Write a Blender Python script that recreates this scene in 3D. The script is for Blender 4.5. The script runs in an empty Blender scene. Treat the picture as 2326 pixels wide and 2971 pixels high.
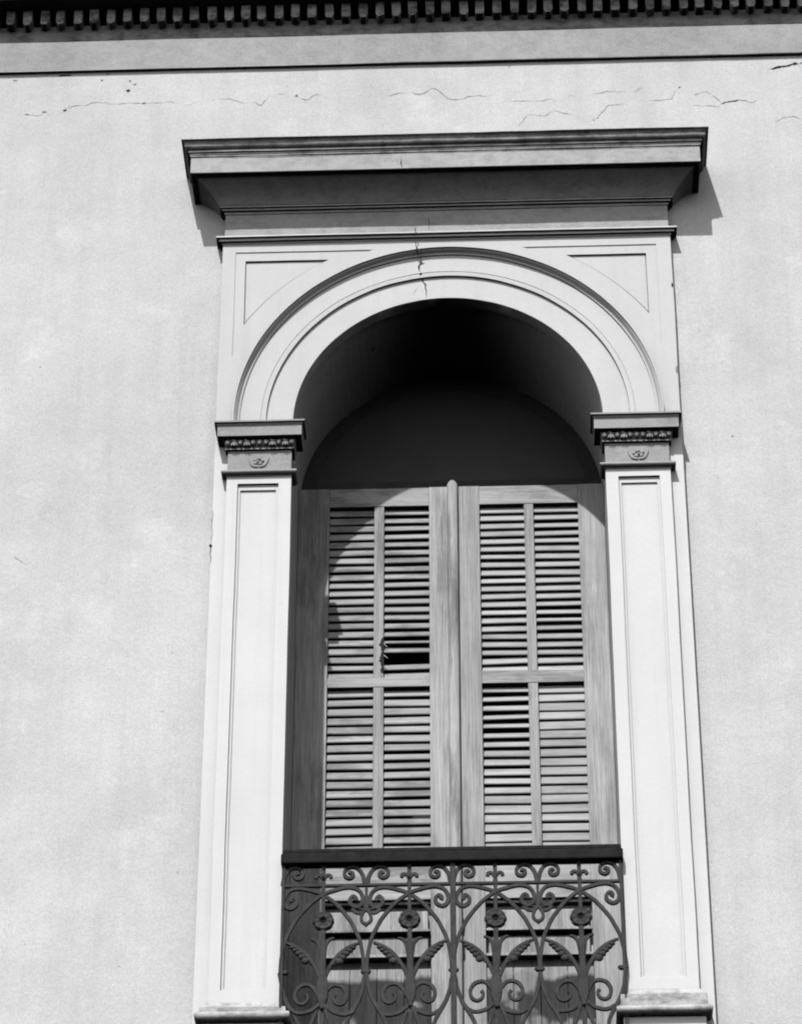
import bpy, bmesh, math, random
from mathutils import Matrix, Vector, noise
R = math.radians
random.seed(7)
sc = bpy.context.scene
ZO = 9.4                      # height of the arch springing above the street

# ------------------------------------------------------------------ camera
cam_d = bpy.data.cameras.new('camera')
cam = bpy.data.objects.new('camera', cam_d)
sc.collection.objects.link(cam)
yaw, pitch, roll = R(-2.13974), R(34.47313), R(0.04627)
cy, sy, cp, sp = math.cos(yaw), math.sin(yaw), math.cos(pitch), math.sin(pitch)
fwd = Vector((sy * cp, cy * cp, sp))
rgt = Vector((cy, -sy, 0))
upv = rgt.cross(fwd)
r2 = rgt * math.cos(roll) + upv * math.sin(roll)
u2 = upv * math.cos(roll) - rgt * math.sin(roll)
m = Matrix((r2, u2, -fwd)).transposed().to_4x4()
m.translation = Vector((0.21335, -10.69431, -7.80006 + ZO))
cam.matrix_world = m
cam_d.sensor_fit = 'VERTICAL'
cam_d.sensor_height = 24
cam_d.lens = 24 * 9603.4 / 2971
cam_d.clip_end = 1000
sc.camera = cam

# ------------------------------------------------------------------ sky, sun, exposure
SUN_L, SUN_T = 0.225, 1.13                  # sideways and downward travel per metre of depth
az = math.atan(SUN_L)
el = math.atan(SUN_T * math.cos(az))
world = bpy.data.worlds.new('World')
sc.world = world
world.use_nodes = True
nt = world.node_tree
nt.nodes.clear()
sky = nt.nodes.new('ShaderNodeTexSky')
sky.sky_type = 'NISHITA'
sky.sun_disc = False
sky.sun_elevation = el
sky.sun_rotation = math.pi + az
bw = nt.nodes.new('ShaderNodeRGBToBW')      # black and white film
bg = nt.nodes.new('ShaderNodeBackground')
bg.inputs['Strength'].default_value = 0.15
ow = nt.nodes.new('ShaderNodeOutputWorld')
nt.links.new(sky.outputs[0], bw.inputs[0])
nt.links.new(bw.outputs[0], bg.inputs[0])
nt.links.new(bg.outputs[0], ow.inputs[0])
sd = bpy.data.lights.new('sun', 'SUN')
sd.energy = 3.9
sd.angle = R(0.8)
sd.color = (1, 1, 1)
sun = bpy.data.objects.new('sun', sd)
sc.collection.objects.link(sun)
sun.location = (-3, -12, 22)
sun.rotation_euler = Vector((SUN_L, 1, -SUN_T)).to_track_quat('-Z', 'Y').to_euler()
sc.view_settings.view_transform = 'Standard'
sc.view_settings.look = 'None'
sc.view_settings.gamma = 1
sc.view_settings.use_curve_mapping = False
sc.view_settings.exposure = 0.45
sc.render.engine = 'CYCLES'
sc.cycles.diffuse_bounces = 0
sc.cycles.max_bounces = 6
sc.cycles.use_denoising = True
sc.cycles.filter_width = 2.0

# ------------------------------------------------------------------ materials (all neutral grey)
def new_mat(name):
    mt = bpy.data.materials.new(name)
    mt.use_nodes = True
    n = mt.node_tree
    b = n.nodes['Principled BSDF']
    b.inputs['Specular IOR Level'].default_value = 0.2
    return mt, n, b
def mth(n, op, a, b=None, c=None):
    k = n.nodes.new('ShaderNodeMath')
    k.operation = op
    for i, v in enumerate((a, b, c)):
        if v is None:
            continue
        if isinstance(v, (int, float)):
            k.inputs[i].default_value = v
        else:
            n.links.new(v, k.inputs[i])
    return k.outputs[0]
def nz(n, scale, detail=4, rough=.55, stretch=None, off=(0, 0, 0), dist=0):
    g = n.nodes.new('ShaderNodeNewGeometry')
    mp = n.nodes.new('ShaderNodeMapping')
    mp.inputs['Scale'].default_value = stretch or (1, 1, 1)
    mp.inputs['Location'].default_value = off
    t = n.nodes.new('ShaderNodeTexNoise')
    t.inputs['Scale'].default_value = scale
    t.inputs['Detail'].default_value = detail
    t.inputs['Roughness'].default_value = rough
    t.inputs['Distortion'].default_value = dist
    n.links.new(g.outputs['Position'], mp.inputs[0])
    n.links.new(mp.outputs[0], t.inputs['Vector'])
    return t.outputs['Fac']
def rng(n, v, a, b, lo=.3, hi=.7):
    k = n.nodes.new('ShaderNodeMapRange')
    n.links.new(v, k.inputs['Value'])
    for i, x in zip((1, 2, 3, 4), (lo, hi, a, b)):
        k.inputs[i].default_value = x
    return k.outputs[0]
def bump(n, b, h, strength, dist):
    k = n.nodes.new('ShaderNodeBump')
    k.inputs['Strength'].default_value = strength
    k.inputs['Distance'].default_value = dist
    n.links.new(h, k.inputs['Height'])
    n.links.new(k.outputs[0], b.inputs['Normal'])
def plaster(name, val, mott=.06, grime=0.0, bmp=.35, fine=.11, specks=0):
    mt, n, b = new_mat(name)
    v = rng(n, nz(n, .9, 3), 1 - mott, 1 + mott)
    v = mth(n, 'MULTIPLY', v, rng(n, nz(n, 6, 6, .65), 1 - mott * .8, 1 + mott * .8))
    v = mth(n, 'MULTIPLY', v, rng(n, nz(n, 170, 1, .7), 1 - fine, 1 + fine))
    v = mth(n, 'MULTIPLY', v, rng(n, nz(n, 9, 4, .6, (1, 1, .12)), 1 - mott * .5, 1 + mott * .5))
    v = mth(n, 'MULTIPLY', v, rng(n, nz(n, 24, 4, .6, (1, 1, .045), (1, 5, 3)), .965, 1, .34, .5))   # old drip runs
    if grime:
        g = rng(n, nz(n, 14, 8, .75, (1, 1, 1.6), (3, 1, 7)), 1 - grime, 1, .36, .56)
        v = mth(n, 'MULTIPLY', v, g)
    if specks:                              # flyspecks, small knocks and pale limewash patches
        v = mth(n, 'MULTIPLY', v, rng(n, nz(n, 26, 2, .5, None, (4, 4, 1)), 1, 1 - specks, .735, .78))
        v = mth(n, 'MULTIPLY', v, rng(n, nz(n, 3.1, 7, .7, None, (7, 0, 2)), 1, 1.10, .56, .66))
    v = mth(n, 'MULTIPLY', v, val)
    n.links.new(v, b.inputs['Base Color'])
    b.inputs['Roughness'].default_value = .92
    bump(n, b, nz(n, 45, 4, .7), bmp, .005)
    return mt
def wood(name, val, horiz=False, streak=.28, dark=0.0, vary=.12):
    mt, n, b = new_mat(name)
    s1 = (1, 1, .028) if not horiz else (.03, 1, 1)
    v = rng(n, nz(n, 150, 5, .7, s1), 1 - streak * 1.35, 1 + streak * .8)
    v = mth(n, 'MULTIPLY', v, rng(n, nz(n, 22, 4, .6, s1, (5, 2, 1)), 1 - streak * .8, 1 + streak * .5))
    v = mth(n, 'MULTIPLY', v, rng(n, nz(n, 3.5, 5, .6), 1 - streak * .5, 1 + streak * .4))
    oi = n.nodes.new('ShaderNodeObjectInfo')
    v = mth(n, 'MULTIPLY', v, mth(n, 'MULTIPLY_ADD', oi.outputs['Random'], vary * 2, 1 - vary))
    if dark:                                # weathered patches where the paint has worn to bare timber
        g = rng(n, nz(n, 11, 6, .7, (1, 1, .16) if not horiz else (.3, 1, 1), (2, 9, 4)), 1 - dark, 1, .38, .5)
        v = mth(n, 'MULTIPLY', v, g)
    v = mth(n, 'MULTIPLY', v, val)
    n.links.new(v, b.inputs['Base Color'])
    b.inputs['Roughness'].default_value = .8
    bump(n, b, nz(n, 120, 4, .6, s1), .4, .002)
    return mt
def plain(name, val, rough=.7, var=.2, scale=25, metal=0, spec=.2):
    mt, n, b = new_mat(name)
    v = mth(n, 'MULTIPLY', rng(n, nz(n, scale, 6, .65), 1 - var, 1 + var), val)
    n.links.new(v, b.inputs['Base Color'])
    b.inputs['Roughness'].default_value = rough
    b.inputs['Metallic'].default_value = metal
    b.inputs['Specular IOR Level'].default_value = spec
    bump(n, b, nz(n, scale * 5, 3), .25, .001)
    return mt
def shadow_wood(name, val, line):          # lower door: handrail's shadow painted dark below a ragged line
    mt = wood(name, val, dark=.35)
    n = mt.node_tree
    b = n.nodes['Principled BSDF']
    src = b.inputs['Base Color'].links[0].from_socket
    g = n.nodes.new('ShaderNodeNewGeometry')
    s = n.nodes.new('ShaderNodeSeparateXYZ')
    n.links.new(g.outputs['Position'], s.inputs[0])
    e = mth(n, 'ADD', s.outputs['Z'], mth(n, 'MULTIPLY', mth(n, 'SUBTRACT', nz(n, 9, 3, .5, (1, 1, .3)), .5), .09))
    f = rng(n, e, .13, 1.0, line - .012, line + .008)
    blot = rng(n, nz(n, 7, 3, .5, (1, 1, .7), (8, 3, 2)), 0, 1, .56, .62)  # paler blobs break up the painted shadow
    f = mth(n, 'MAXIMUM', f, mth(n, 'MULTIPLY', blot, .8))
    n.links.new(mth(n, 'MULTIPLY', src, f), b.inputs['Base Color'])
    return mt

M = dict(
    wall=plaster('wall_plaster', 0.420, .075, specks=.5),
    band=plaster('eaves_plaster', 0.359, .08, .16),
    trim=plaster('surround_plaster', 0.436, .03, 0, .2, .03),
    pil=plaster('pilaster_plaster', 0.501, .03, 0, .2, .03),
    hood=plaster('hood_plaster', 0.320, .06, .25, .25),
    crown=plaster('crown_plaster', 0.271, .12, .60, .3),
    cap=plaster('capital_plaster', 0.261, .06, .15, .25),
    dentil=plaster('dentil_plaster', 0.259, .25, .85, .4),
    eaves_dark=plaster('dark_eaves_plaster', 0.200, .15, .6, .4),  # darker plaster: shade under the slab and between dentils put into the colour
    base=plaster('base_plaster', 0.380, .08, .55, .3),
    crack=plain('crack_dark', 0.019, .95, .2),
    crackf=plain('crack_faint', 0.175, .95, .2),
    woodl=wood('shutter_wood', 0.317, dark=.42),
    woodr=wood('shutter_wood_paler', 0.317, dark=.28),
    raill=wood('rail_wood', 0.317, True, .26, .4, .06),
    railr=wood('rail_wood_paler', 0.317, True, .24, .3, .06),
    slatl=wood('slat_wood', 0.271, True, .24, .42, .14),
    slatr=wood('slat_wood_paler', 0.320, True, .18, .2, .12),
    lowl=shadow_wood('door_wood', 0.301, -2.225 + ZO),
    lowr=shadow_wood('door_wood_paler', 0.320, -2.22 + ZO),
    iron=plain('wrought_iron', 0.031, .7, .4, 30, 0, .15),
    rail=plain('handrail_iron', 0.017, .85, .3, 30, 0, .05),
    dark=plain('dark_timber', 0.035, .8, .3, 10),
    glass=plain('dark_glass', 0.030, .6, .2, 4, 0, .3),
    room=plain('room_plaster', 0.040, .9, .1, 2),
    road=plain('asphalt', 0.050, .95, .25, 3),
)

# ------------------------------------------------------------------ helpers
col = sc.collection
class MB:
    def __init__(s):
        s.v, s.f = [], []
    def add(s, vs, fs):
        k = len(s.v)
        s.v += [tuple(v) for v in vs]
        s.f += [tuple(i + k for i in f) for f in fs]
        return s
    def box(s, x0, x1, y0, y1, z0, z1):
        vs = [(x, y, z) for z in (z0, z1) for y in (y0, y1) for x in (x0, x1)]
        return s.add(vs, [(0, 2, 3, 1), (4, 5, 7, 6), (0, 1, 5, 4), (2, 6, 7, 3), (0, 4, 6, 2), (1, 3, 7, 5)])
    def mesh(s, name):
        me = bpy.data.meshes.new(name)
        me.from_pydata(s.v, [], s.f)
        bm = bmesh.new()
        bm.from_mesh(me)
        bmesh.ops.recalc_face_normals(bm, faces=bm.faces)
        bm.to_mesh(me)
        bm.free()
        return me
    def build(s, name, mat, parent=None, bevel=0, smooth=None):
        return put(name, s.mesh(name), mat, parent, bevel, smooth)
def put(name, me, mat, parent=None, bevel=0, smooth=None, loc=None):
    if not me.materials:
        me.materials.append(mat)
    o = bpy.data.objects.new(name, me)
    col.objects.link(o)
    if smooth:
        for p in me.polygons:
            p.use_smooth = True
        try:
            me.set_sharp_from_angle(angle=R(smooth))
        except Exception:
            pass
    if bevel:
        b = o.modifiers.new('bevel', 'BEVEL')
        b.width = bevel
        b.segments = 2
        b.limit_method = 'ANGLE'
        b.angle_limit = R(40)
    if loc:
        o.location = loc
    if parent:
        adopt(o, parent)
    return o
def adopt(o, parent):
    o.parent = parent
    t = Vector((0, 0, 0))
    q = parent
    while q:
        t += q.location if q.type == 'EMPTY' else Vector((0, 0, 0))
        q = q.parent
    o.matrix_parent_inverse = Matrix.Translation(-t) if parent.type == 'EMPTY' else Matrix()
def thing(name, label, cat, loc, group=None):
    e = bpy.data.objects.new(name, None)
    e.empty_display_size = .1
    col.objects.link(e)
    e.location = loc
    return tag(e, label, cat, group)
def tag(o, label, cat, group=None):
    o['label'] = label
    o['category'] = cat
    if group:
        o['group'] = group
    return o
def wob(x, z, a, seed=0.0):
    return a * noise.noise(Vector((x * 2.1 + seed, z * 3.3, seed * 1.7))) * 2 + a * .6 * noise.noise(Vector((x * 9 + seed, z * 5, 3.1)))
def moulding(mb, x0, x1, yf, yb, prof, side=1.0, seg=40, amp=.0008, seed=0.0, cap=True):
    """horizontal moulding with mitred returns; prof = [(projection, z)] from top to bottom"""
    rings = []
    for i, (o, z) in enumerate(prof):
        s = o * side
        ring = [(x0 - s, yb, z)]
        for k in range(seg + 1):
            x = (x0 - s) + (x1 - x0 + 2 * s) * k / seg
            w = wob(x, 0, amp, seed + i * .13)
            ring.append((x, yf - o + w, z + wob(x, 1, amp, seed + 5 + i * .05)))
        ring.append((x1 + s, yb, z))
        rings.append(ring)
    n = len(rings[0])
    vs = [p for r_ in rings for p in r_]
    fs = []
    for i in range(len(rings) - 1):
        for k in range(n - 1):
            fs.append((i * n + k, i * n + k + 1, (i + 1) * n + k + 1, (i + 1) * n + k))
    if cap:
        fs.append(tuple(range(n)))
        fs.append(tuple(range((len(rings) - 1) * n, len(rings) * n)))
    return mb.add(vs, fs)
def arc(cx, cz, rx, rz, a0, a1, n):
    return [(cx + rx * math.cos(R(a0 + (a1 - a0) * i / n)), cz + rz * math.sin(R(a0 + (a1 - a0) * i / n))) for i in range(n + 1)]
def catmull(pts, n=7):
    P = [pts[0]] + list(pts) + [pts[-1]]
    out = []
    for i in range(1, len(P) - 2):
        a, b, c, d = P[i - 1], P[i], P[i + 1], P[i + 2]
        for k in range(n):
            t = k / n
            out.append(tuple(.5 * (2 * b[j] + (c[j] - a[j]) * t + (2 * a[j] - 5 * b[j] + 4 * c[j] - d[j]) * t * t + (3 * b[j] - a[j] - 3 * c[j] + d[j]) * t ** 3) for j in range(len(b))))
    out.append(tuple(pts[-1]))
    return out
def bar(mb, pts, depth, y=0, n=7, cham=.3, smooth=True):
    """flat wrought bar in the X-Z plane; pts = [(x, z, width)]"""
    p = catmull(pts, n) if smooth else pts
    vs, fs = [], []
    for i, (x, z, w) in enumerate(p):
        a, b = p[max(i - 1, 0)], p[min(i + 1, len(p) - 1)]
        dx, dz = b[0] - a[0], b[1] - a[1]
        L = math.hypot(dx, dz) or 1
        nx, nz_ = -dz / L, dx / L
        h, d = w / 2, depth / 2
        c = min(h, d) * cham
        h *= 1.36 * (1 + .10 * noise.noise(Vector((x * 60, z * 60, depth * 90))))
        for (s, t) in ((h, -d + c), (h, d - c), (h - c, d), (-h + c, d), (-h, d - c), (-h, -d + c), (-h + c, -d), (h - c, -d)):
            vs.append((x + nx * s, y + t, z + nz_ * s))
    m_ = len(p)
    for i in range(m_ - 1):
        for k in range(8):
            fs.append((i * 8 + k, i * 8 + (k + 1) % 8, (i + 1) * 8 + (k + 1) % 8, (i + 1) * 8 + k))
    fs.append(tuple(range(8)))
    fs.append(tuple(range((m_ - 1) * 8, m_ * 8)))
    return mb.add(vs, fs)
def blob(mb, c, r, nu=10, nv=7):
    vs, fs = [], []
    for j in range(nv + 1):
        t = math.pi * j / nv
        for i in range(nu):
            a = 2 * math.pi * i / nu
            vs.append((c[0] + r[0] * math.sin(t) * math.cos(a), c[1] + r[1] * math.sin(t) * math.sin(a), c[2] + r[2] * math.cos(t)))
    for j in range(nv):
        for i in range(nu):
            fs.append((j * nu + i, j * nu + (i + 1) % nu, (j + 1) * nu + (i + 1) % nu, (j + 1) * nu + i))
    return mb.add(vs, fs)
def crack(parent, pts, y, w0, w1=None, mat='crackf', seed=0):
    """thin irregular fissure line lying on a surface facing -Y"""
    rnd = random.Random(seed + len(pts) * 13 + int(pts[0][0] * 1000))
    p = []
    for a, b in zip(pts[:-1], pts[1:]):
        L = math.hypot(b[0] - a[0], b[1] - a[1])
        k = max(2, int(L / .009))
        for i in range(k):
            t = i / k
            j = .0032 if i else 0
            p.append((a[0] + (b[0] - a[0]) * t + rnd.uniform(-j, j), a[1] + (b[1] - a[1]) * t + rnd.uniform(-j, j)))
    p.append(pts[-1])
    w1 = w1 or w0
    vs, fs = [], []
    for i, (x, z) in enumerate(p):
        a, b = p[max(i - 1, 0)], p[min(i + 1, len(p) - 1)]
        dx, dz = b[0] - a[0], b[1] - a[1]
        L = math.hypot(dx, dz) or 1
        t = i / (len(p) - 1)
        w = (w0 + (w1 - w0) * t) * rnd.uniform(.45, 1.25) * (min(1, 6 * t + .15) * min(1, 6 * (1 - t) + .15)) / 2
        w *= 1.15 * max(.12, min(1.0, .62 + 1.5 * noise.noise(Vector((x * 17, z * 17, seed)))))
        vs += [(x - dz / L * w, y, z + dx / L * w), (x + dz / L * w, y, z - dx / L * w), (x, y + .003, z)]
    for i in range(len(p) - 1):
        q = i * 3
        fs += [(q, q + 1, q + 4, q + 3)]
    return MB().add(vs, fs).build('crack', M[mat], parent)
def chip(parent, x, z, y, rx, rz, mat='crack', seed=0):
    rnd = random.Random(seed)
    vs = []
    n = 11
    for i in range(n):
        a = 2 * math.pi * i / n
        k = rnd.uniform(.5, 1.2)
        vs.append((x + rx * k * math.cos(a), y, z + rz * k * math.sin(a)))
    return MB().add(vs, [tuple(range(n))]).build('chip', M[mat], parent)
def fill(loops, y0, y1, wave=.0011):
    """plate with holes: outer loop first, X-Z points, front face at y0, back at y1"""
    bm = bmesh.new()
    es = []
    for lp in loops:
        q = []
        for i, (x, z) in enumerate(lp):         # hand-run edges: none is quite straight
            x2, z2 = lp[(i + 1) % len(lp)]
            n = max(1, min(60, int(math.hypot(x2 - x, z2 - z) / .045)))
            q += [(x + (x2 - x) * k / n, z + (z2 - z) * k / n) for k in range(n)]
        vv = [bm.verts.new((x + wob(z * 1.3, 2, wave, 1), y0, z + wob(x * 1.3, 5, wave, 6))) for x, z in q]
        for i in range(len(vv)):
            es.append(bm.edges.new((vv[i], vv[(i + 1) % len(vv)])))
    bmesh.ops.triangle_fill(bm, use_beauty=True, use_dissolve=False, edges=es)
    r_ = bmesh.ops.extrude_face_region(bm, geom=list(bm.faces))
    for v in r_['geom']:
        if isinstance(v, bmesh.types.BMVert):
            v.co.y = y1
    bmesh.ops.recalc_face_normals(bm, faces=bm.faces)
    me = bpy.data.meshes.new('plate')
    bm.to_mesh(me)
    bm.free()
    return me

# ------------------------------------------------------------------ ground
g = MB().add([(-150, -200, -ZO), (150, -200, -ZO), (150, 60, -ZO), (-150, 60, -ZO)], [(0, 1, 2, 3)]).build('ground', M['road'])
g['kind'] = 'structure'

# ------------------------------------------------------------------ house: wall, eaves, roof
YW = .075
house = thing('house', 'plastered house front with cracked pale wall under a dark dentilled eaves cornice', 'house', (0, .3, -ZO))
HW, RW = .628, .628
bm = bmesh.new()
for s in (-1, 1):
    pts = [(s * 5, -ZO + .002), (0, -ZO + .002), (0, -3.02), (s * HW, -3.02)]
    pts += [(s * RW * math.cos(R(a)), RW * math.sin(R(a))) for a in range(0, 90, 3)] + [(0, RW), (0, 1.9575), (s * 5, 1.9575)]
    vv = [bm.verts.new((x, YW, z)) for x, z in pts]
    bm.faces.new(vv)
bmesh.ops.remove_doubles(bm, verts=bm.verts, dist=1e-5)
bmesh.ops.triangulate(bm, faces=bm.faces)
r_ = bmesh.ops.extrude_face_region(bm, geom=list(bm.faces))
for v in r_['geom']:
    if isinstance(v, bmesh.types.BMVert):
        v.co.y = .62
bmesh.ops.recalc_face_normals(bm, faces=bm.faces)
me = bpy.data.meshes.new('wall')
bm.to_mesh(me)
bm.free()
wall = put('wall', me, M['wall'], house)

def long_band(prof, amp=.0012, seed=0.0):
    """continuous horizontal course; prof = [(y, z)] round the section, first and last at the back"""
    n, q = 160, len(prof)
    vs, fs = [], []
    for k in range(n + 1):
        x = -5 + 10 * k / n
        for i, (yy, zz) in enumerate(prof):
            a = amp if 0 < i < q - 1 else 0
            vs.append((x, yy + wob(x, i, a, seed), zz + (wob(x, 7, a, seed) if i >= q // 2 else 0)))
    for k in range(n):
        for i in range(q):
            j = (i + 1) % q
            fs.append((k * q + i, k * q + j, (k + 1) * q + j, (k + 1) * q + i))
    fs += [tuple(range(q)), tuple(n * q + i for i in range(q))]
    return MB().add(vs, fs)
long_band([(.60, 2.0995), (.027, 2.0995), (.057, 1.961), (.058, 1.958), (.60, 1.958)]).build('sloping_band', M['band'], house)
long_band([(.60, 2.1035), (.046, 2.1035), (.046, 2.100), (.60, 2.100)]).build('eaves_groove', M['band'], house)
long_band([(.60, 2.190), (.028, 2.190), (.028, 2.104), (.60, 2.104)], seed=4.0).build('eaves_frieze', M['eaves_dark'], house)
long_band([(.60, 2.2435), (.20, 2.2435), (.20, 2.1905), (.60, 2.1905)]).build('dentil_back', M['eaves_dark'], house)
long_band([(.60, 2.300), (-.090, 2.300), (-.096, 2.296), (-.096, 2.244), (.60, 2.244)], .0008, 9.0).build('eaves_slab', M['eaves_dark'], house)
def dentil_mesh(seed):
    rnd = random.Random(seed)
    w, y0, y1, z0, z1 = .0195, -.020, .16, 2.164, 2.2435
    pr = [(-w, z1), (-w, z0 + .016), (-w * .85, z0 + .006), (-w * .45, z0), (w * .45, z0 + .001), (w * .85, z0 + .007), (w, z0 + .016), (w, z1)]
    pr = [(x + rnd.uniform(-.0022, .0022), z + (rnd.uniform(-.003, .003) if z < z1 else 0)) for x, z in pr]
    n = len(pr)
    vs = [(x * .97, y0, z) for x, z in pr] + [(x, y0 + .004, z - .001 if z < z1 else z) for x, z in pr] + [(x, y1, z) for x, z in pr]
    fs = [tuple(range(n)), tuple(range(2 * n, 3 * n))]
    for j in (0, n):
        fs += [(j + i, j + (i + 1) % n, j + n + (i + 1) % n, j + n + i) for i in range(n)]
    me = MB().add(vs, fs).mesh('dentil')
    me.materials.append(M['dentil'])
    return me
dms = [dentil_mesh(i) for i in range(6)]
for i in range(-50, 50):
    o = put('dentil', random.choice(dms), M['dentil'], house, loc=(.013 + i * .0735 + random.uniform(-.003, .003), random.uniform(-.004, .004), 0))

# cracks and chips in the wall
WC = YW - .0012
CR = [
 ([(-1.883,1.704),(-1.837,1.724),(-1.814,1.728),(-1.798,1.722),(-1.753,1.717),(-1.733,1.738),(-1.706,1.723),(-1.674,1.718),(-1.654,1.735),(-1.632,1.759),(-1.593,1.771),(-1.561,1.767),(-1.535,1.783),(-1.493,1.786),(-1.445,1.774),(-1.377,1.775),(-1.303,1.774),(-1.230,1.774),(-1.193,1.779),(-1.151,1.763),(-1.108,1.756),(-1.083,1.772),(-1.035,1.778)],.003,.0018),
 ([(-1.012,1.784),(-.931,1.789),(-.869,1.760),(-.818,1.765),(-.797,1.744),(-.758,1.803),(-.677,1.810)],.003,.002),
 ([(-.625,1.779),(-.595,1.771),(-.565,1.797),(-.524,1.802)],.0028,.002),
 ([(-.326,1.850),(-.300,1.809),(-.259,1.780),(-.190,1.798),(-.099,1.789),(-.053,1.821),(-.028,1.807),(.012,1.758),(.058,1.750),(.104,1.769),(.185,1.769),(.225,1.776)],.0032,.003),
 ([(.265,1.737),(.417,1.732),(.457,1.744),(.487,1.716),(.539,1.762),(.569,1.747)],.002,.002),
 ([(.313,1.589),(.355,1.660),(.425,1.645),(.466,1.677),(.526,1.655),(.615,1.610),(.656,1.631),(.698,1.696),(.789,1.707)],.0028,.002),
 ([(.620,1.759),(.691,1.777),(.822,1.773),(.854,1.805)],.002,.002),
 ([(.870,1.717),(.971,1.725),(1.005,1.791)],.0022,.002),
 ([(1.068,1.745),(1.125,1.763),(1.163,1.728),(1.183,1.694)],.0032,.003),
 ([(1.060,1.687),(1.182,1.674)],.002,.002),
 ([(1.263,1.711),(1.292,1.704),(1.317,1.692),(1.343,1.716)],.004,.0025),
 ([(1.405,1.574),(1.447,1.606),(1.497,1.608),(1.524,1.590)],.003,.002),
 ([(-1.711,-.575),(-1.672,-.609),(-1.644,-.610)],.004,.003),
]
for i, (p, a, b) in enumerate(CR):
    crack(wall, p, WC, a, b, 'crackf', i)
crack(wall, [(1.183,1.691),(1.202,1.700),(1.263,1.711)], WC - .0004, .014, .009, 'crack', 3)
crack(wall, [(1.394,1.880),(1.435,1.892),(1.486,1.901),(1.538,1.912),(1.569,1.921)], WC - .0004, .006, .020, 'crack', 5)
CH = [(-1.874,1.924,.010,.004),(-1.666,1.945,.02,.006),(-1.640,1.946,.012,.005),(-1.470,1.948,.010,.005),(-1.492,1.913,.006,.004),(-1.370,1.904,.004,.004),(-1.348,1.884,.007,.006),(-1.375,1.848,.013,.010),(-1.304,1.774,.008,.004),(-1.808,1.726,.012,.004),(-1.733,1.737,.011,.003),(-1.645,1.744,.010,.005),(-.643,1.797,.008,.008),(1.512,1.910,.016,.008),(1.010,1.791,.006,.003)]
for i, (x, z, a, b) in enumerate(CH):
    chip(wall, x, z, WC - .0002, a, b, 'crack' if i % 3 else 'crackf', i)

# ------------------------------------------------------------------ inside of the window niche
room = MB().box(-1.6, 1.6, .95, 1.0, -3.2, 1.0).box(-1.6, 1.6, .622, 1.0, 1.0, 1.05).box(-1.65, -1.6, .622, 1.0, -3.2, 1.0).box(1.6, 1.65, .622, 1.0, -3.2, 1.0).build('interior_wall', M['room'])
room['kind'] = 'structure'
sill = MB().box(-.626, .626, .02, .95, -3.2, -3.0).build('threshold', M['wall'], house)

fan = thing('fanlight', 'dark shaded fanlight filling the arch above the shutters', 'fanlight', (0, .56, .05))
ol = [(.624 * math.cos(R(a)), .624 * math.sin(R(a))) for a in range(4, 177, 4)]
ol = [(ol[0][0], .03)] + ol + [(ol[-1][0], .03)]
il = [(.565 * math.cos(R(a)), .565 * math.sin(R(a))) for a in range(10, 171, 4)]
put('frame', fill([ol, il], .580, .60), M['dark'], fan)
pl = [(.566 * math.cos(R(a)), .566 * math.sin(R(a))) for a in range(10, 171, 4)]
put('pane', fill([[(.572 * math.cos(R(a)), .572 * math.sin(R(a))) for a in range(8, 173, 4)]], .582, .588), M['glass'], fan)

# ------------------------------------------------------------------ shutters
D = .500
def slat_mesh(w):
    mb = MB()
    L, t = .5, .0042
    pr = [(-t, w / 2 - .003), (-t + .0025, w / 2), (t - .0025, w / 2), (t, w / 2 - .003), (t, -w / 2 + .003), (t - .0025, -w / 2), (-t + .0025, -w / 2), (-t, -w / 2 + .003)]
    vs = [(x, y, z) for x in (-L, L) for y, z in pr]
    fs = [(i, (i + 1) % 8, 8 + (i + 1) % 8, 8 + i) for i in range(8)] + [tuple(range(8)), tuple(range(8, 16))]
    return mb.add(vs, fs).mesh('slat')
def louvres(leaf, me, mat, x0, x1, z0, z1, n, tilt, gap=()):
    """n slats between z1 (top) and z0; tilt(i) in degrees from vertical"""
    p = (z1 - z0) / n
    for i in range(n):
        if i in gap:
            continue
        z = z1 - (i + .5) * p + random.uniform(-.0018, .0018)
        o = put('slat', me, mat, leaf)
        o.location = ((x0 + x1) / 2, D + .024, z)
        o.scale = (x1 - x0 + .006, 1, 1)
        o.rotation_euler = (R(-tilt(i)), R(random.gauss(0, .5)), 0)
def leafthing(side, label):
    return thing('louvred_shutter', label, 'shutter', (side * .32, D + .02, -2.98), 'pair of louvred shutters in the arched niche')
def wsl():
    return random.gauss(0, 2.6)
L = leafthing(-1, 'left louvred wooden shutter with a broken slat and weathered grey paint')
Rr = leafthing(1, 'right louvred wooden shutter, paler, with evenly set slats')
sl_l, sl_r = slat_mesh(.038), slat_mesh(.039)
sl_l.materials.append(M['slatl'])
sl_r.materials.append(M['slatr'])
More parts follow.
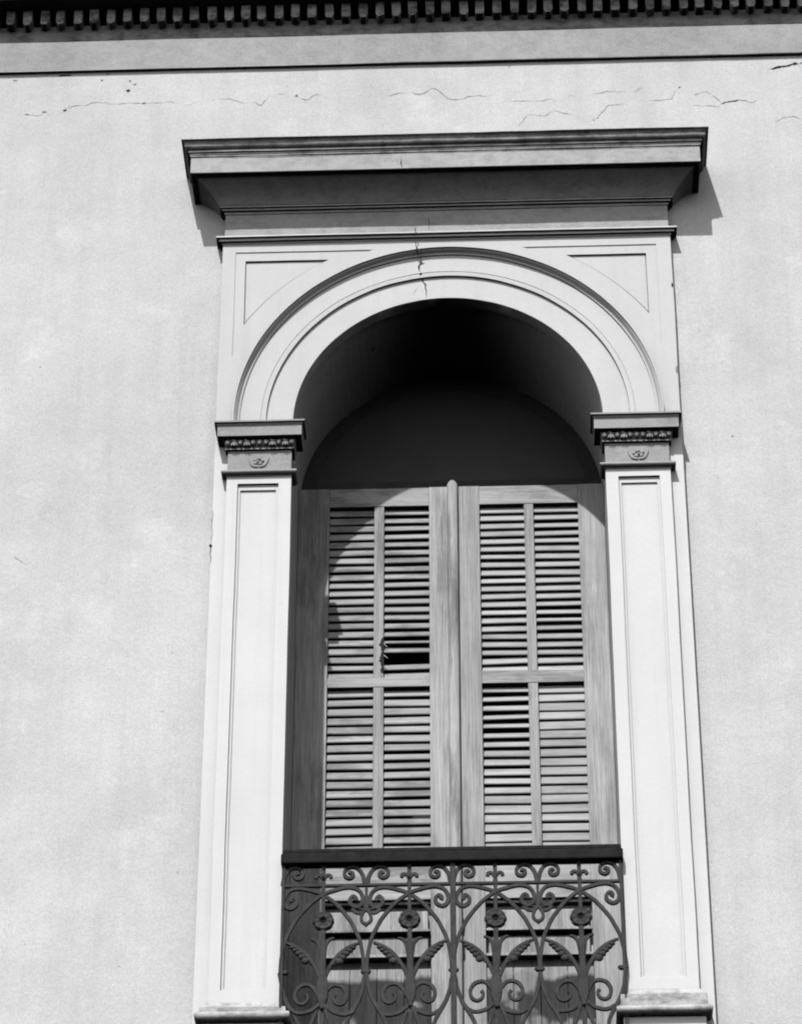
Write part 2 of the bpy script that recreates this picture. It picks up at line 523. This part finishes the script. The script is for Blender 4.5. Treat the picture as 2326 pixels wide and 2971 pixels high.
def leaf(root, xs, zt, zm1, zm0, zb, wd, low, rl):
    """xs = outer edge, louvre 1, louvre 1 end, louvre 2, louvre 2 end, outer edge"""
    a, b, c, d, e, f = xs
    zB = -2.97
    MB().box(a, b, D, D + .046, zB, zt).build('stile', wd, root, .002)
    MB().box(e, f, D, D + .046, zB, zt).build('stile', wd, root, .002)
    MB().box(b, e, D + .002, D + .046, zt - .091, zt - .001).build('top_rail', rl, root, .002)
    MB().box(b, e, D + .002, D + .046, zm0, zm1).build('middle_rail', rl, root, .002)
    MB().box(b, e, D + .002, D + .046, -1.895, zb).build('lock_rail', rl, root, .002)
    for z0, z1 in ((zm1, zt - .091), (zb, zm0)):
        yield MB().box(c, d, D + .004, D + .044, z0, z1).build('mullion', wd, root, .002)
    # panelled lower door
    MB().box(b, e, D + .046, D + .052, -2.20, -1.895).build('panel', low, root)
    MB().box(b + .012, e - .012, D + .014, D + .046, -2.019, -1.938).build('raised_field', wd, root, .004)
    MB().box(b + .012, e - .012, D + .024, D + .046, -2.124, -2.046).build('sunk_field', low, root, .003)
    for z1, z0, y in ((-1.897, -1.908, .016), (-2.0195, -2.030, .003), (-2.1245, -2.136, .004)):
        MB().box(b + .002, e - .002, D + y, D + .0458, z0, z1).build('panel_moulding', wd, root, .002)
    n = 4
    for i in range(n):
        x0 = b + (e - b) * i / n
        x1 = b + (e - b) * (i + 1) / n
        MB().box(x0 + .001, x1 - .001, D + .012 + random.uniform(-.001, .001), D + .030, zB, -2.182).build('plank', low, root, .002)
XL = (-.627, -.498, -.314, -.274, -.090, .010)
XR = (.0315, .116, .299, .337, .520, .627)
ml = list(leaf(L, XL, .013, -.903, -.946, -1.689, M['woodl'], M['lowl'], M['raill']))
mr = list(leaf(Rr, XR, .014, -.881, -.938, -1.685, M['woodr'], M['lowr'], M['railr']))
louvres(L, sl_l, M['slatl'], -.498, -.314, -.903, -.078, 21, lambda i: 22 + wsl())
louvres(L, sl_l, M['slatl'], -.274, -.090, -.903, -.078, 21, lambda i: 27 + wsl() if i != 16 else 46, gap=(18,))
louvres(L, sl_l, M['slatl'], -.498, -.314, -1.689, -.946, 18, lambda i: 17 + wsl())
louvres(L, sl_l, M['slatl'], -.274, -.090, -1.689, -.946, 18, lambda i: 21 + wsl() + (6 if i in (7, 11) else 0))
louvres(Rr, sl_r, M['slatr'], .116, .299, -.881, -.077, 21, lambda i: 25 + wsl())
louvres(Rr, sl_r, M['slatr'], .337, .520, -.881, -.077, 21, lambda i: 25 + wsl() + (8 if 10 < i < 15 else 0))
louvres(Rr, sl_r, M['slatr'], .116, .299, -1.685, -.938, 18, lambda i: (34 if i < 7 else 22 if i < 12 else 13) + wsl())
louvres(Rr, sl_r, M['slatr'], .337, .520, -1.685, -.938, 18, lambda i: 11 + wsl())
# astragal covering the meeting edge, rounded top
mb = MB()
vs, fs = [], []
prof = [(-.016, .499)] + [(.006 + .022 * math.cos(R(a)), .496 - .016 * math.sin(R(a))) for a in range(180, -1, -20)] + [(.028, .499)]
tops = [.033 - .022 * ((x - .006) / .024) ** 2 for x, _ in prof]
n = len(prof)
for x, y in prof:
    vs.append((x, y, -2.97))
for (x, y), z in zip(prof, tops):
    vs.append((x, y, z))
for i in range(n - 1):
    fs.append((i, i + 1, n + i + 1, n + i))
fs += [(n - 1, 0, n, 2 * n - 1), tuple(range(n)), tuple(range(n, 2 * n))]
mb.add(vs, fs).build('astragal', M['woodl'], L, 0, 50)
# splintered edge of the broken mullion
rnd = random.Random(3)
zz = [-.712 - .0075 * i for i in range(24)]
jag = [(-.2755 - (0 if i in (0, 23) else .004 + .011 * abs(math.sin(i * .33)) * rnd.uniform(.5, 1.2) + (.004 if i % 5 == 0 else 0)), z) for i, z in enumerate(zz)]
put('broken_edge', fill([[(-.2738, zz[0]), (-.2738, zz[-1])] + jag[::-1]], D + .0033, D + .0045, 0), M['crack'], L)
for i, (z, w) in enumerate(((-.742, .004), (-.795, .006), (-.846, .005))):
    bar(MB(), [(-.274, z, .003), (-.268 + w, z - .012, .0018), (-.262 + w, z - .017, .0008)], .003, D + .006, 4).build('splinter', M['woodl'], L)
# dark gap where the leaves do not meet
MB().box(.0105, .031, D + .02, D + .04, -2.97, .012).build('rebate', M['dark'], Rr)
chip(Rr, .034, -2.03, D - .0006, .006, .045, 'crack', 71)
chip(Rr, .034, -2.12, D - .0006, .006, .040, 'crack', 72)

# ------------------------------------------------------------------ arch surround
YB = .030
arch = thing('arch_surround', 'moulded plaster arch with sunk corner panels and cracked crown', 'arch', (0, .05, -.03))
# spandrel plate in three layers
xs_, zt_ = .930, .945
rin = .826
half = [(-rin * math.cos(R(a)), rin * math.sin(R(a))) for a in range(0, 181, 3)]
outer = [(-xs_, -.03), (-rin, -.03)] + half + [(rin, -.03), (xs_, -.03), (xs_, zt_), (-xs_, zt_)]
def tri(s, x, z, r):
    a0 = math.degrees(math.acos(x / r))
    a1 = math.degrees(math.asin(z / r))
    p = [(x, z)] + [(r * math.cos(R(a1 + (a0 - a1) * i / 20)), r * math.sin(R(a1 + (a0 - a1) * i / 20))) for i in range(21)]
    return [(s * a, b) for a, b in p]
put('spandrel_face', fill([outer, tri(-1, .876, .895, .945), tri(1, .870, .891, .945)], YB, YB + .0038), M['trim'], arch)
put('spandrel_step', fill([outer, tri(-1, .834, .851, .981), tri(1, .826, .847, .981)], YB + .004, YB + .0118), M['trim'], arch)
put('spandrel_ground', fill([outer], YB + .022, .0745), M['trim'], arch)
for s_, x_, z_ in ((-1, .834, .851), (1, .826, .847)):
    put('spandrel_panel', fill([tri(s_, x_ - .003, z_ - .003, .9875)], YB + .0122, YB + .0215), M['trim'], arch)
# archivolt
def ring(prof, seg=120, seed=0.0, amp=.0006, a0=-2.2, a1=182.2):
    vs, fs = [], []
    n = len(prof)
    for k in range(seg + 1):
        a = R(a0 + (a1 - a0) * k / seg)
        for i, (r, y) in enumerate(prof):
            rr = r + wob(3 * math.cos(a), i * .3, amp, seed)
            vs.append((-rr * math.cos(a), y, rr * math.sin(a)))
    for k in range(seg):
        for i in range(n):
            j = (i + 1) % n
            fs.append((k * n + i, k * n + j, (k + 1) * n + j, (k + 1) * n + i))
    fs += [tuple(range(n)), tuple(seg * n + i for i in range(n))]
    return MB().add(vs, fs)
ring([(.620, .0745), (.620, .017), (.6215, .0155), (.738, .0155), (.738, .0745)]).build('inner_fascia', M['trim'], arch, 0, 30)
ring([(.728, .020), (.729, .0045), (.7475, .0035), (.749, .0055), (.751, .0035), (.8345, .0045), (.836, .020)], seed=2).build('outer_fascia', M['trim'], arch, 0, 30)
cy_ = [(.838 + .015 * t, -.003 - .018 * (t + math.sin(2 * math.pi * t) * -.13)) for t in [i / 8 for i in range(9)]]
ring([(.8355, .024), (.8345, -.002)] + cy_ + [(.8545, -.029), (.8605, -.029), (.8625, -.025), (.8645, .0295)], seed=3).build('hood_mould', M['trim'], arch, 0, 30)
# string course
mb = MB()
moulding(mb, -.930, .930, YB, .0745, [(.0, .9665), (.027, .965), (.028, .963), (.028, .957), (.0155, .9565), (.0150, .9505), (.0165, .950), (.0165, .945), (.004, .9445), (.003, .938), (0, .9375)], 1, 60, .0007, 8)
mb.build('string_course', M['trim'], arch, 0, 25)
MB().box(-.925, .925, YB + .0005, .0745, .9667, 1.120).build('frieze', M['hood'], arch, .002)
# cracks
crack(arch, [(-.128,1.017),(-.129,.990),(-.127,.968)], YB - .0005, .003, .004, 'crack', 2)
crack(arch, [(-.076,1.067),(-.072,1.041),(-.071,.993)], YB - .0005, .003, .002, 'crack', 4)
crack(arch, [(-.129,.962),(-.122,.951),(-.126,.940)], YB - .030, .007, .007, 'crack', 4)
crack(arch, [(-.126,.936),(-.123,.893)], YB - .0008, .003, .003, 'crack', 6)
crack(arch, [(-.111,.824),(-.101,.807),(-.114,.777),(-.111,.756),(-.104,.738)], .0028, .005, .007, 'crack', 8)
crack(arch, [(-.101,.734),(-.098,.713),(-.086,.687),(-.085,.625)], .0146, .006, .004, 'crack', 9)
crack(arch, [(-.119,.676),(-.131,.659),(-.138,.636)], .0146, .002, .002, 'crackf', 10)
crack(arch, [(-.126,.862),(-.120,.845),(-.110,.836),(-.104,.828)], -.0305, .014, .024, 'crack', 12)
chip(arch, -.105, .739, .002, .008, .006, 'crack', 21)
chip(arch, .926, .675, YB - .0008, .004, .016, 'crack', 22)
chip(arch, .925, .235, YB - .0008, .005, .026, 'crackf', 23)

# ------------------------------------------------------------------ hood cornice
hood = thing('hood_cornice', 'projecting flat hood cornice above the arch with dark stained top mouldings', 'cornice', (0, .05, 1.09))
SD = .86
mb = MB()
bed = [(.140, 1.204), (.140, 1.198), (.128, 1.1975)] + [(.126 - .098 * t - .012 * math.sin(math.pi * t), 1.196 - .070 * t) for t in [i / 6 for i in range(7)]] + [(.026, 1.1255), (.026, 1.118), (.017, 1.1175), (.017, 1.109), (.006, 1.1085), (.004, 1.098)]
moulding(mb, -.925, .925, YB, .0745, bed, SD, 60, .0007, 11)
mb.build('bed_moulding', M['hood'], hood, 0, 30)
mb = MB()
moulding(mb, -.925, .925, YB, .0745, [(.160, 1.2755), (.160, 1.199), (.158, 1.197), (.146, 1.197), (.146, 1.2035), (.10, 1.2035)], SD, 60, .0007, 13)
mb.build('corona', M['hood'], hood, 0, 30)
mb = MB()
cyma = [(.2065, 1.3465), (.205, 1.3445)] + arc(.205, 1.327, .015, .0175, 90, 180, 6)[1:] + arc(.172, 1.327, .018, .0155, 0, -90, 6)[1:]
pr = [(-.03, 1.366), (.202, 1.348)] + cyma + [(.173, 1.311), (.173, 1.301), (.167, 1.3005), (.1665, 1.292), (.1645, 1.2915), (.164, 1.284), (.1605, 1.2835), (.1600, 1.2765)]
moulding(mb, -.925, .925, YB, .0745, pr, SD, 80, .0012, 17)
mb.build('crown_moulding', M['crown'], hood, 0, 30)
crack(hood, [(-.167,1.347),(-.169,1.330),(-.167,1.303)], YB - .1785 - .003, .005, .004, 'crack', 3)
crack(hood, [(-.178,1.272),(-.183,1.248),(-.184,1.226),(-.179,1.199)], YB - .1618, .004, .003, 'crack', 5)

# ------------------------------------------------------------------ pilasters
def pilaster(s, label, bz):
    root = thing('pilaster', label, 'pilaster', (s * .748, .03, -3.6), 'pair of pilasters flanking the niche')
    X = lambda a, b: (min(s * a, s * b), max(s * a, s * b))
    xi, xo = .620, .876
    # backing strip
    a, b = X(.700, .931)
    MB().box(a, b, YB + .0006, .0745, -3.6, -.0305).build('backing_strip', M['pil'], root, .002)
    # shaft with sunk panel: outer plate, step, back
    a, b = X(xi, xo)
    p0, p1 = X(.670, .832)
    q0, q1 = X(.680, .822)
    zt, zb = -.268, bz - .05
    loop = [(a, zb), (b, zb), (b, zt), (a, zt)]
    put('shaft', fill([loop, [(p0, bz), (p1, bz), (p1, -.303), (p0, -.303)]], 0, .0108), M['pil'], root, .0012)
    put('panel_frame', fill([loop, [(q0, bz + .010), (q1, bz + .010), (q1, -.327), (q0, -.327)]], .011, .0178), M['pil'], root)
    put('panel', fill([loop], .018, .0745), M['pil'], root)
    # necking with rosette
    MB().box(a + .001, b - .001, .003, .0744, -.2675, -.140).build('necking', M['cap'], root, .002)
    mb = MB()
    moulding(mb, a, b, 0, .0745, [(-.002, -.240)] + [(.019 * math.sin(R(t)) + .003, -.2525 + .0115 * math.cos(R(t))) for t in range(10, 181, 17)] + [(.004, -.264), (.004, -.2685), (-.002, -.2688)], 1, 14, .0006, s)
    mb.build('astragal_ring', M['cap'], root, 0, 40)
    cx, cz = s * .752, -.197
    mb = MB()
    rnd = random.Random(5 + s)
    for k in range(5):
        t = R(90 + 72 * k + 9 * s)
        blob(mb, (cx + .017 * math.cos(t) * rnd.uniform(.9, 1.15), .003, cz + .013 * math.sin(t) + .004), (.0095 * rnd.uniform(.8, 1.2), .007, .0095 * rnd.uniform(.8, 1.2)), 8, 6)
    blob(mb, (cx, .002, cz), (.007, .009, .007), 8, 6)
    for k in (-1, 1):
        bar(mb, [(cx + k * .002, cz - .022, .006), (cx + k * .022, cz - .017, .008), (cx + k * .034, cz + .004, .007), (cx + k * .040, cz + .020, .004)], .010, .003, 4)
    mb.build('rosette', M['cap'], root, 0, 60)
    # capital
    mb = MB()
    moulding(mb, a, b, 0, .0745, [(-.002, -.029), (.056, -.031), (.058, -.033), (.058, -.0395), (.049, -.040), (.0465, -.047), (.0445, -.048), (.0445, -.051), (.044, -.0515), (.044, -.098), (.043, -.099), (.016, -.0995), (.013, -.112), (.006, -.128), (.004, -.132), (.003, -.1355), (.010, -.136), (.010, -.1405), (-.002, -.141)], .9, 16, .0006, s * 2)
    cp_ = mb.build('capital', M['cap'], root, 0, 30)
    n = 11
    for k in range(n):
        x = a - .012 + (b - a + .024) * (k + .5) / n
        mb = MB()
        if k % 2 == 0 or k == 5:
            blob(mb, (x, -.017, -.1155), (.0105, .012, .0130), 10, 7)
            mb.build('egg', M['cap'], cp_, 0, 60)
        else:
            bar(mb, [(x - .009, -.104, .004), (x, -.111, .010), (x + .001, -.122, .008), (x, -.133, .002)], .016, -.018, 4)
            bar(mb, [(x - .010, -.131, .003), (x - .004, -.114, .004), (x + .006, -.112, .004), (x + .011, -.131, .003)], .016, -.017, 4)
            mb.build('dart', M['cap'], cp_, 0, 60)
    # base and pedestal
    mb = MB()
    zb2 = zb
    moulding(mb, a, b, 0, .0745, [(-.002, zb2 + .003), (.003, zb2), (.010, zb2 - .014), (.022, zb2 - .026), (.030, zb2 - .030), (.031, -2.612)] + [(.034 + .016 * math.sin(R(t)), -2.629 + .015 * math.cos(R(t))) for t in range(10, 180, 20)] + [(.030, -2.646), (.0, -2.647)], .85, 16, .0008, s * 3)
    mb.build('base', M['base'], root, 0, 40)
    MB().box(a - .018, b + .018, -.014, .0745, -3.6, -2.6475).build('pedestal', M['pil'], root, .003)
    return root
pL = pilaster(-1, 'left pilaster with sunk panel and egg-and-dart capital', -2.512)
pR = pilaster(1, 'right pilaster with sunk panel and grimy dark-stained base', -2.485)
crack(pL, [(-.9305,-.405),(-.930,-.455),(-.929,-.500),(-.928,-.545),(-.929,-.572),(-.931,-.598),(-.931,-.656)], YB - .0003, .004, .005, 'crack', 3)
chip(pL, -.932, -.575, YB - .0008, .006, .010, 'crack', 33)

# ------------------------------------------------------------------ balcony railing
YR = -.018
rail = thing('balcony_railing', 'dark wrought iron window railing with scrolls, flowers and a heavy black handrail', 'railing', (0, YR, -2.95))
ZR2 = -2.108
MB().box(-.622, .624, YR - .028, YR + .024, -2.026, -1.984).box(-.616, .618, YR - .020, YR + .018, -1.984, -1.963).build('handrail', M['rail'], rail, .006)
MB().box(-.618, .618, YR - .007, YR + .008, ZR2 - .005, ZR2 + .005).build('upper_rail', M['iron'], rail, .001)
MB().box(-.618, .618, YR - .007, YR + .008, -2.905, -2.893).build('lower_rail', M['iron'], rail, .001)
for x, w in ((-.612, .012), (.004, .021), (.613, .010)):
    MB().box(x - w / 2, x + w / 2, YR - .012, YR + .010, -2.95, -2.026).build('post', M['iron'], rail, .002)
def mirror(p):
    return [(-a, b, c) for a, b, c in p]
bars = dict(
    arch_scroll=[(.153, -.349, .010), (.150, -.290, .010), (.138, -.224, .010), (.118, -.175, .010), (.097, -.135, .010), (.052, -.078, .010), (.002, -.0375, .010), (-.039, -.021, .010), (-.089, -.0105, .010), (-.125, -.021, .010), (-.142, -.052, .0105), (-.137, -.080, .011), (-.118, -.091, .011), (-.098, -.078, .011), (-.096, -.058, .010), (-.108, -.046, .009), (-.118, -.055, .010), (-.114, -.064, .012)],
    lower_scroll=[(.1545, -.349, .010), (.1475, -.389, .010), (.143, -.420, .010), (.1274, -.467, .011), (.104, -.510, .011), (.086, -.550, .010), (.083, -.585, .010), (.097, -.630, .010), (.128, -.680, .010), (.150, -.735, .010), (.153, -.786, .010)],
    volute=[(-.010, -.445, .010), (-.018, -.424, .010), (-.033, -.404, .010), (-.052, -.396, .010), (-.0755, -.403, .010), (-.0897, -.4216, .010), (-.093, -.443, .0095), (-.085, -.4645, .009), (-.0684, -.472, .0085), (-.052, -.463, .008), (-.046, -.4457, .0075), (-.053, -.434, .009)],
    cross_scroll=[(-.002, -.478, .010), (-.021, -.491, .010), (-.040, -.506, .010), (-.071, -.515, .010), (-.092, -.512, .010), (-.110, -.500, .009)],
    horn=[(-.004, -.330, .010), (-.006, -.290, .011), (-.010, -.250, .012), (-.019, -.229, .010), (-.032, -.219, .007), (-.044, -.216, .003)],
    root_leaf=[(-.004, -.482, .008), (-.014, -.505, .009), (-.026, -.540, .010), (-.036, -.570, .010), (-.048, -.610, .009), (-.058, -.650, .006)],
)
def part_mesh(fn, name):
    mb = MB()
    fn(mb)
    me = mb.mesh(name)
    for p in me.polygons:
        p.use_smooth = True
    me.set_sharp_from_angle(angle=R(40))
    me.materials.append(M['iron'])
    return me
def acanthus(mb, s):
    p = [(-.010, -.372, .010), (-.024, -.335, .010), (-.040, -.306, .010), (-.057, -.282, .011), (-.080, -.259, .010), (-.104, -.243, .008), (-.132, -.231, .006)]
    lob = [(-.062, -.306, .0155, .014), (-.074, -.290, .014, .012), (-.086, -.275, .0135, .011), (-.099, -.263, .012, .009), (-.111, -.252, .010, .007)]
    bar(mb, p if s > 0 else mirror(p), .012, 0)
    for x, z, a, b in lob:
        blob(mb, (s * x, -.002, z), (a, .009, b), 10, 6)
    leafp = [(-.030, -.325, .006), (-.050, -.300, .018), (-.072, -.278, .022), (-.094, -.260, .018), (-.118, -.243, .008)]
    bar(mb, leafp if s > 0 else mirror(leafp), .006, .001)
def stemf(mb):
    bar(mb, [(0, 0, .010), (0, -.110, .010)], .012, 0, smooth=False)
    bar(mb, [(0, -.180, .012), (0, -.215, .013), (0, -.250, .018), (0, -.300, .016), (0, -.350, .020), (0, -.385, .028), (0, -.420, .030), (0, -.455, .024), (0, -.482, .008)], .020, 0)
    bar(mb, [(0, -.486, .014), (0, -.530, .013), (0, -.600, .012), (0, -.788, .012)], .012, 0)
    blob(mb, (0, -.008, -.487), (.009, .008, .008))
def flower(mb):
    n = 64
    vs, fs = [], []
    rings = [(.008, -.004), (.010, -.009), (.016, -.012), (.024, -.010), (.032, -.012), (.0385, -.006), (.0395, .002), (.025, .008)]
    for r, y in rings:
        for i in range(n):
            a = 2 * math.pi * i / n
            lob = abs(math.cos(a * 4))
            k = 1 if r < .015 else .94 + .08 * lob ** .6
            d = 0 if r < .015 else -.002 * lob
            vs.append((r * k * math.cos(a), y + d, -.145 + r * k * math.sin(a)))
    for j in range(len(rings) - 1):
        for i in range(n):
            fs.append((j * n + i, j * n + (i + 1) % n, (j + 1) * n + (i + 1) % n, (j + 1) * n + i))
    fs.append(tuple((len(rings) - 1) * n + i for i in range(n)))
    mb.add(vs, fs)
def eye(mb):
    blob(mb, (0, .000, -.145), (.0085, .006, .0085))
def fleur(mb):
    bar(mb, [(0, .004, .016), (0, .020, .010), (0, .045, .011), (0, .084, .011)], .012, 0, 5)
    for s in (-1, 1):
        p = [(.002, .018, .006), (.006, .034, .008), (.015, .043, .009), (.025, .040, .010), (.028, .030, .009)]
        bar(mb, p if s > 0 else mirror(p), .012, 0, 5)
def topscroll(mb, s):
    p = [(.150, .004, .012), (.146, .030, .011), (.138, .052, .010), (.122, .070, .009), (.100, .074, .008), (.082, .064, .009), (.076, .048, .010), (.082, .034, .011), (.096, .029, .011), (.107, .037, .010), (.107, .049, .009), (.098, .053, .009), (.094, .046, .010)]
    bar(mb, p if s > 0 else mirror(p), .014, 0)
def pendant(mb):
    bar(mb, [(0, -.010, .008), (0, -.050, .008), (0, -.080, .016), (0, -.098, .012)], .012, 0, 5)
    loop = [(0, -.098, .007), (-.013, -.115, .008), (-.018, -.137, .009), (-.011, -.152, .008), (0, -.157, .008), (.011, -.152, .008), (.018, -.137, .009), (.013, -.115, .008), (0, -.098, .007)]
    bar(mb, loop, .012, 0, 5)
    blob(mb, (0, 0, -.163), (.006, .006, .006))
    for s in (-1, 1):
        p = [(.006, -.100, .006), (.018, -.112, .009), (.034, -.112, .009), (.046, -.102, .010), (.050, -.095, .008)]
        bar(mb, p if s > 0 else mirror(p), .010, 0, 5)
        p = [(.008, -.096, .004), (.020, -.098, .005), (.032, -.092, .004)]
        bar(mb, p if s > 0 else mirror(p), .010, 0, 5)
def collar(mb):
    mb.box(-.013, .013, -.009, .009, -.355, -.343)
    blob(mb, (-.012, -.002, -.349), (.007, .009, .007))
    blob(mb, (.012, -.002, -.349), (.007, .009, .007))
meshes = {}
for k, p in bars.items():
    dp = {'arch_scroll': .013, 'volute': .013}.get(k, .012)
    meshes[k] = (part_mesh(lambda mb: bar(mb, p, dp, .001), k), part_mesh(lambda mb: bar(mb, mirror(p), dp, -.001), k))
meshes['acanthus_leaf'] = (part_mesh(lambda mb: acanthus(mb, 1), 'acanthus_leaf'), part_mesh(lambda mb: acanthus(mb, -1), 'acanthus_leaf'))
meshes['top_scroll'] = (part_mesh(lambda mb: topscroll(mb, 1), 'top_scroll'), part_mesh(lambda mb: topscroll(mb, -1), 'top_scroll'))
meshes['stem'] = (part_mesh(stemf, 'stem'),)
meshes['flower'] = (part_mesh(flower, 'flower'),)
meshes['fleur'] = (part_mesh(fleur, 'fleur'),)
eye_me = part_mesh(eye, 'flower_eye')
eye_me.materials.clear()
eye_me.materials.append(M['rail'])
pend_me, coll_me = part_mesh(pendant, 'pendant'), part_mesh(collar, 'collar')
MX = [-.466, -.154, .158, .463]
for x in MX:
    for k, ms in meshes.items():
        for me in ms:
            o = put(k, me, M['iron'], rail, loc=(x, YR, ZR2))
            o.rotation_euler = (R(random.uniform(-.4, .4)), R(random.uniform(-.7, .7)), 0)
            o.scale = (random.uniform(.985, 1.015), random.uniform(.9, 1.1), random.uniform(.988, 1.012))
            if k == 'flower':
                e = put('flower_eye', eye_me, M['rail'])
                e.parent = o
for x in (-.310, .3105):
    put('pendant', pend_me, M['iron'], rail, loc=(x, YR, ZR2))
    put('collar', coll_me, M['iron'], rail, loc=(x, YR, ZR2))
for x in (-.604, .004, .607):
    put('collar', coll_me, M['iron'], rail, loc=(x, YR - .001, ZR2 + .001))

# ------------------------------------------------------------------ lift everything so the street is at zero
for o in sc.objects:
    if o.parent is None and o.type in {'MESH', 'EMPTY'}:
        o.location.z += ZO
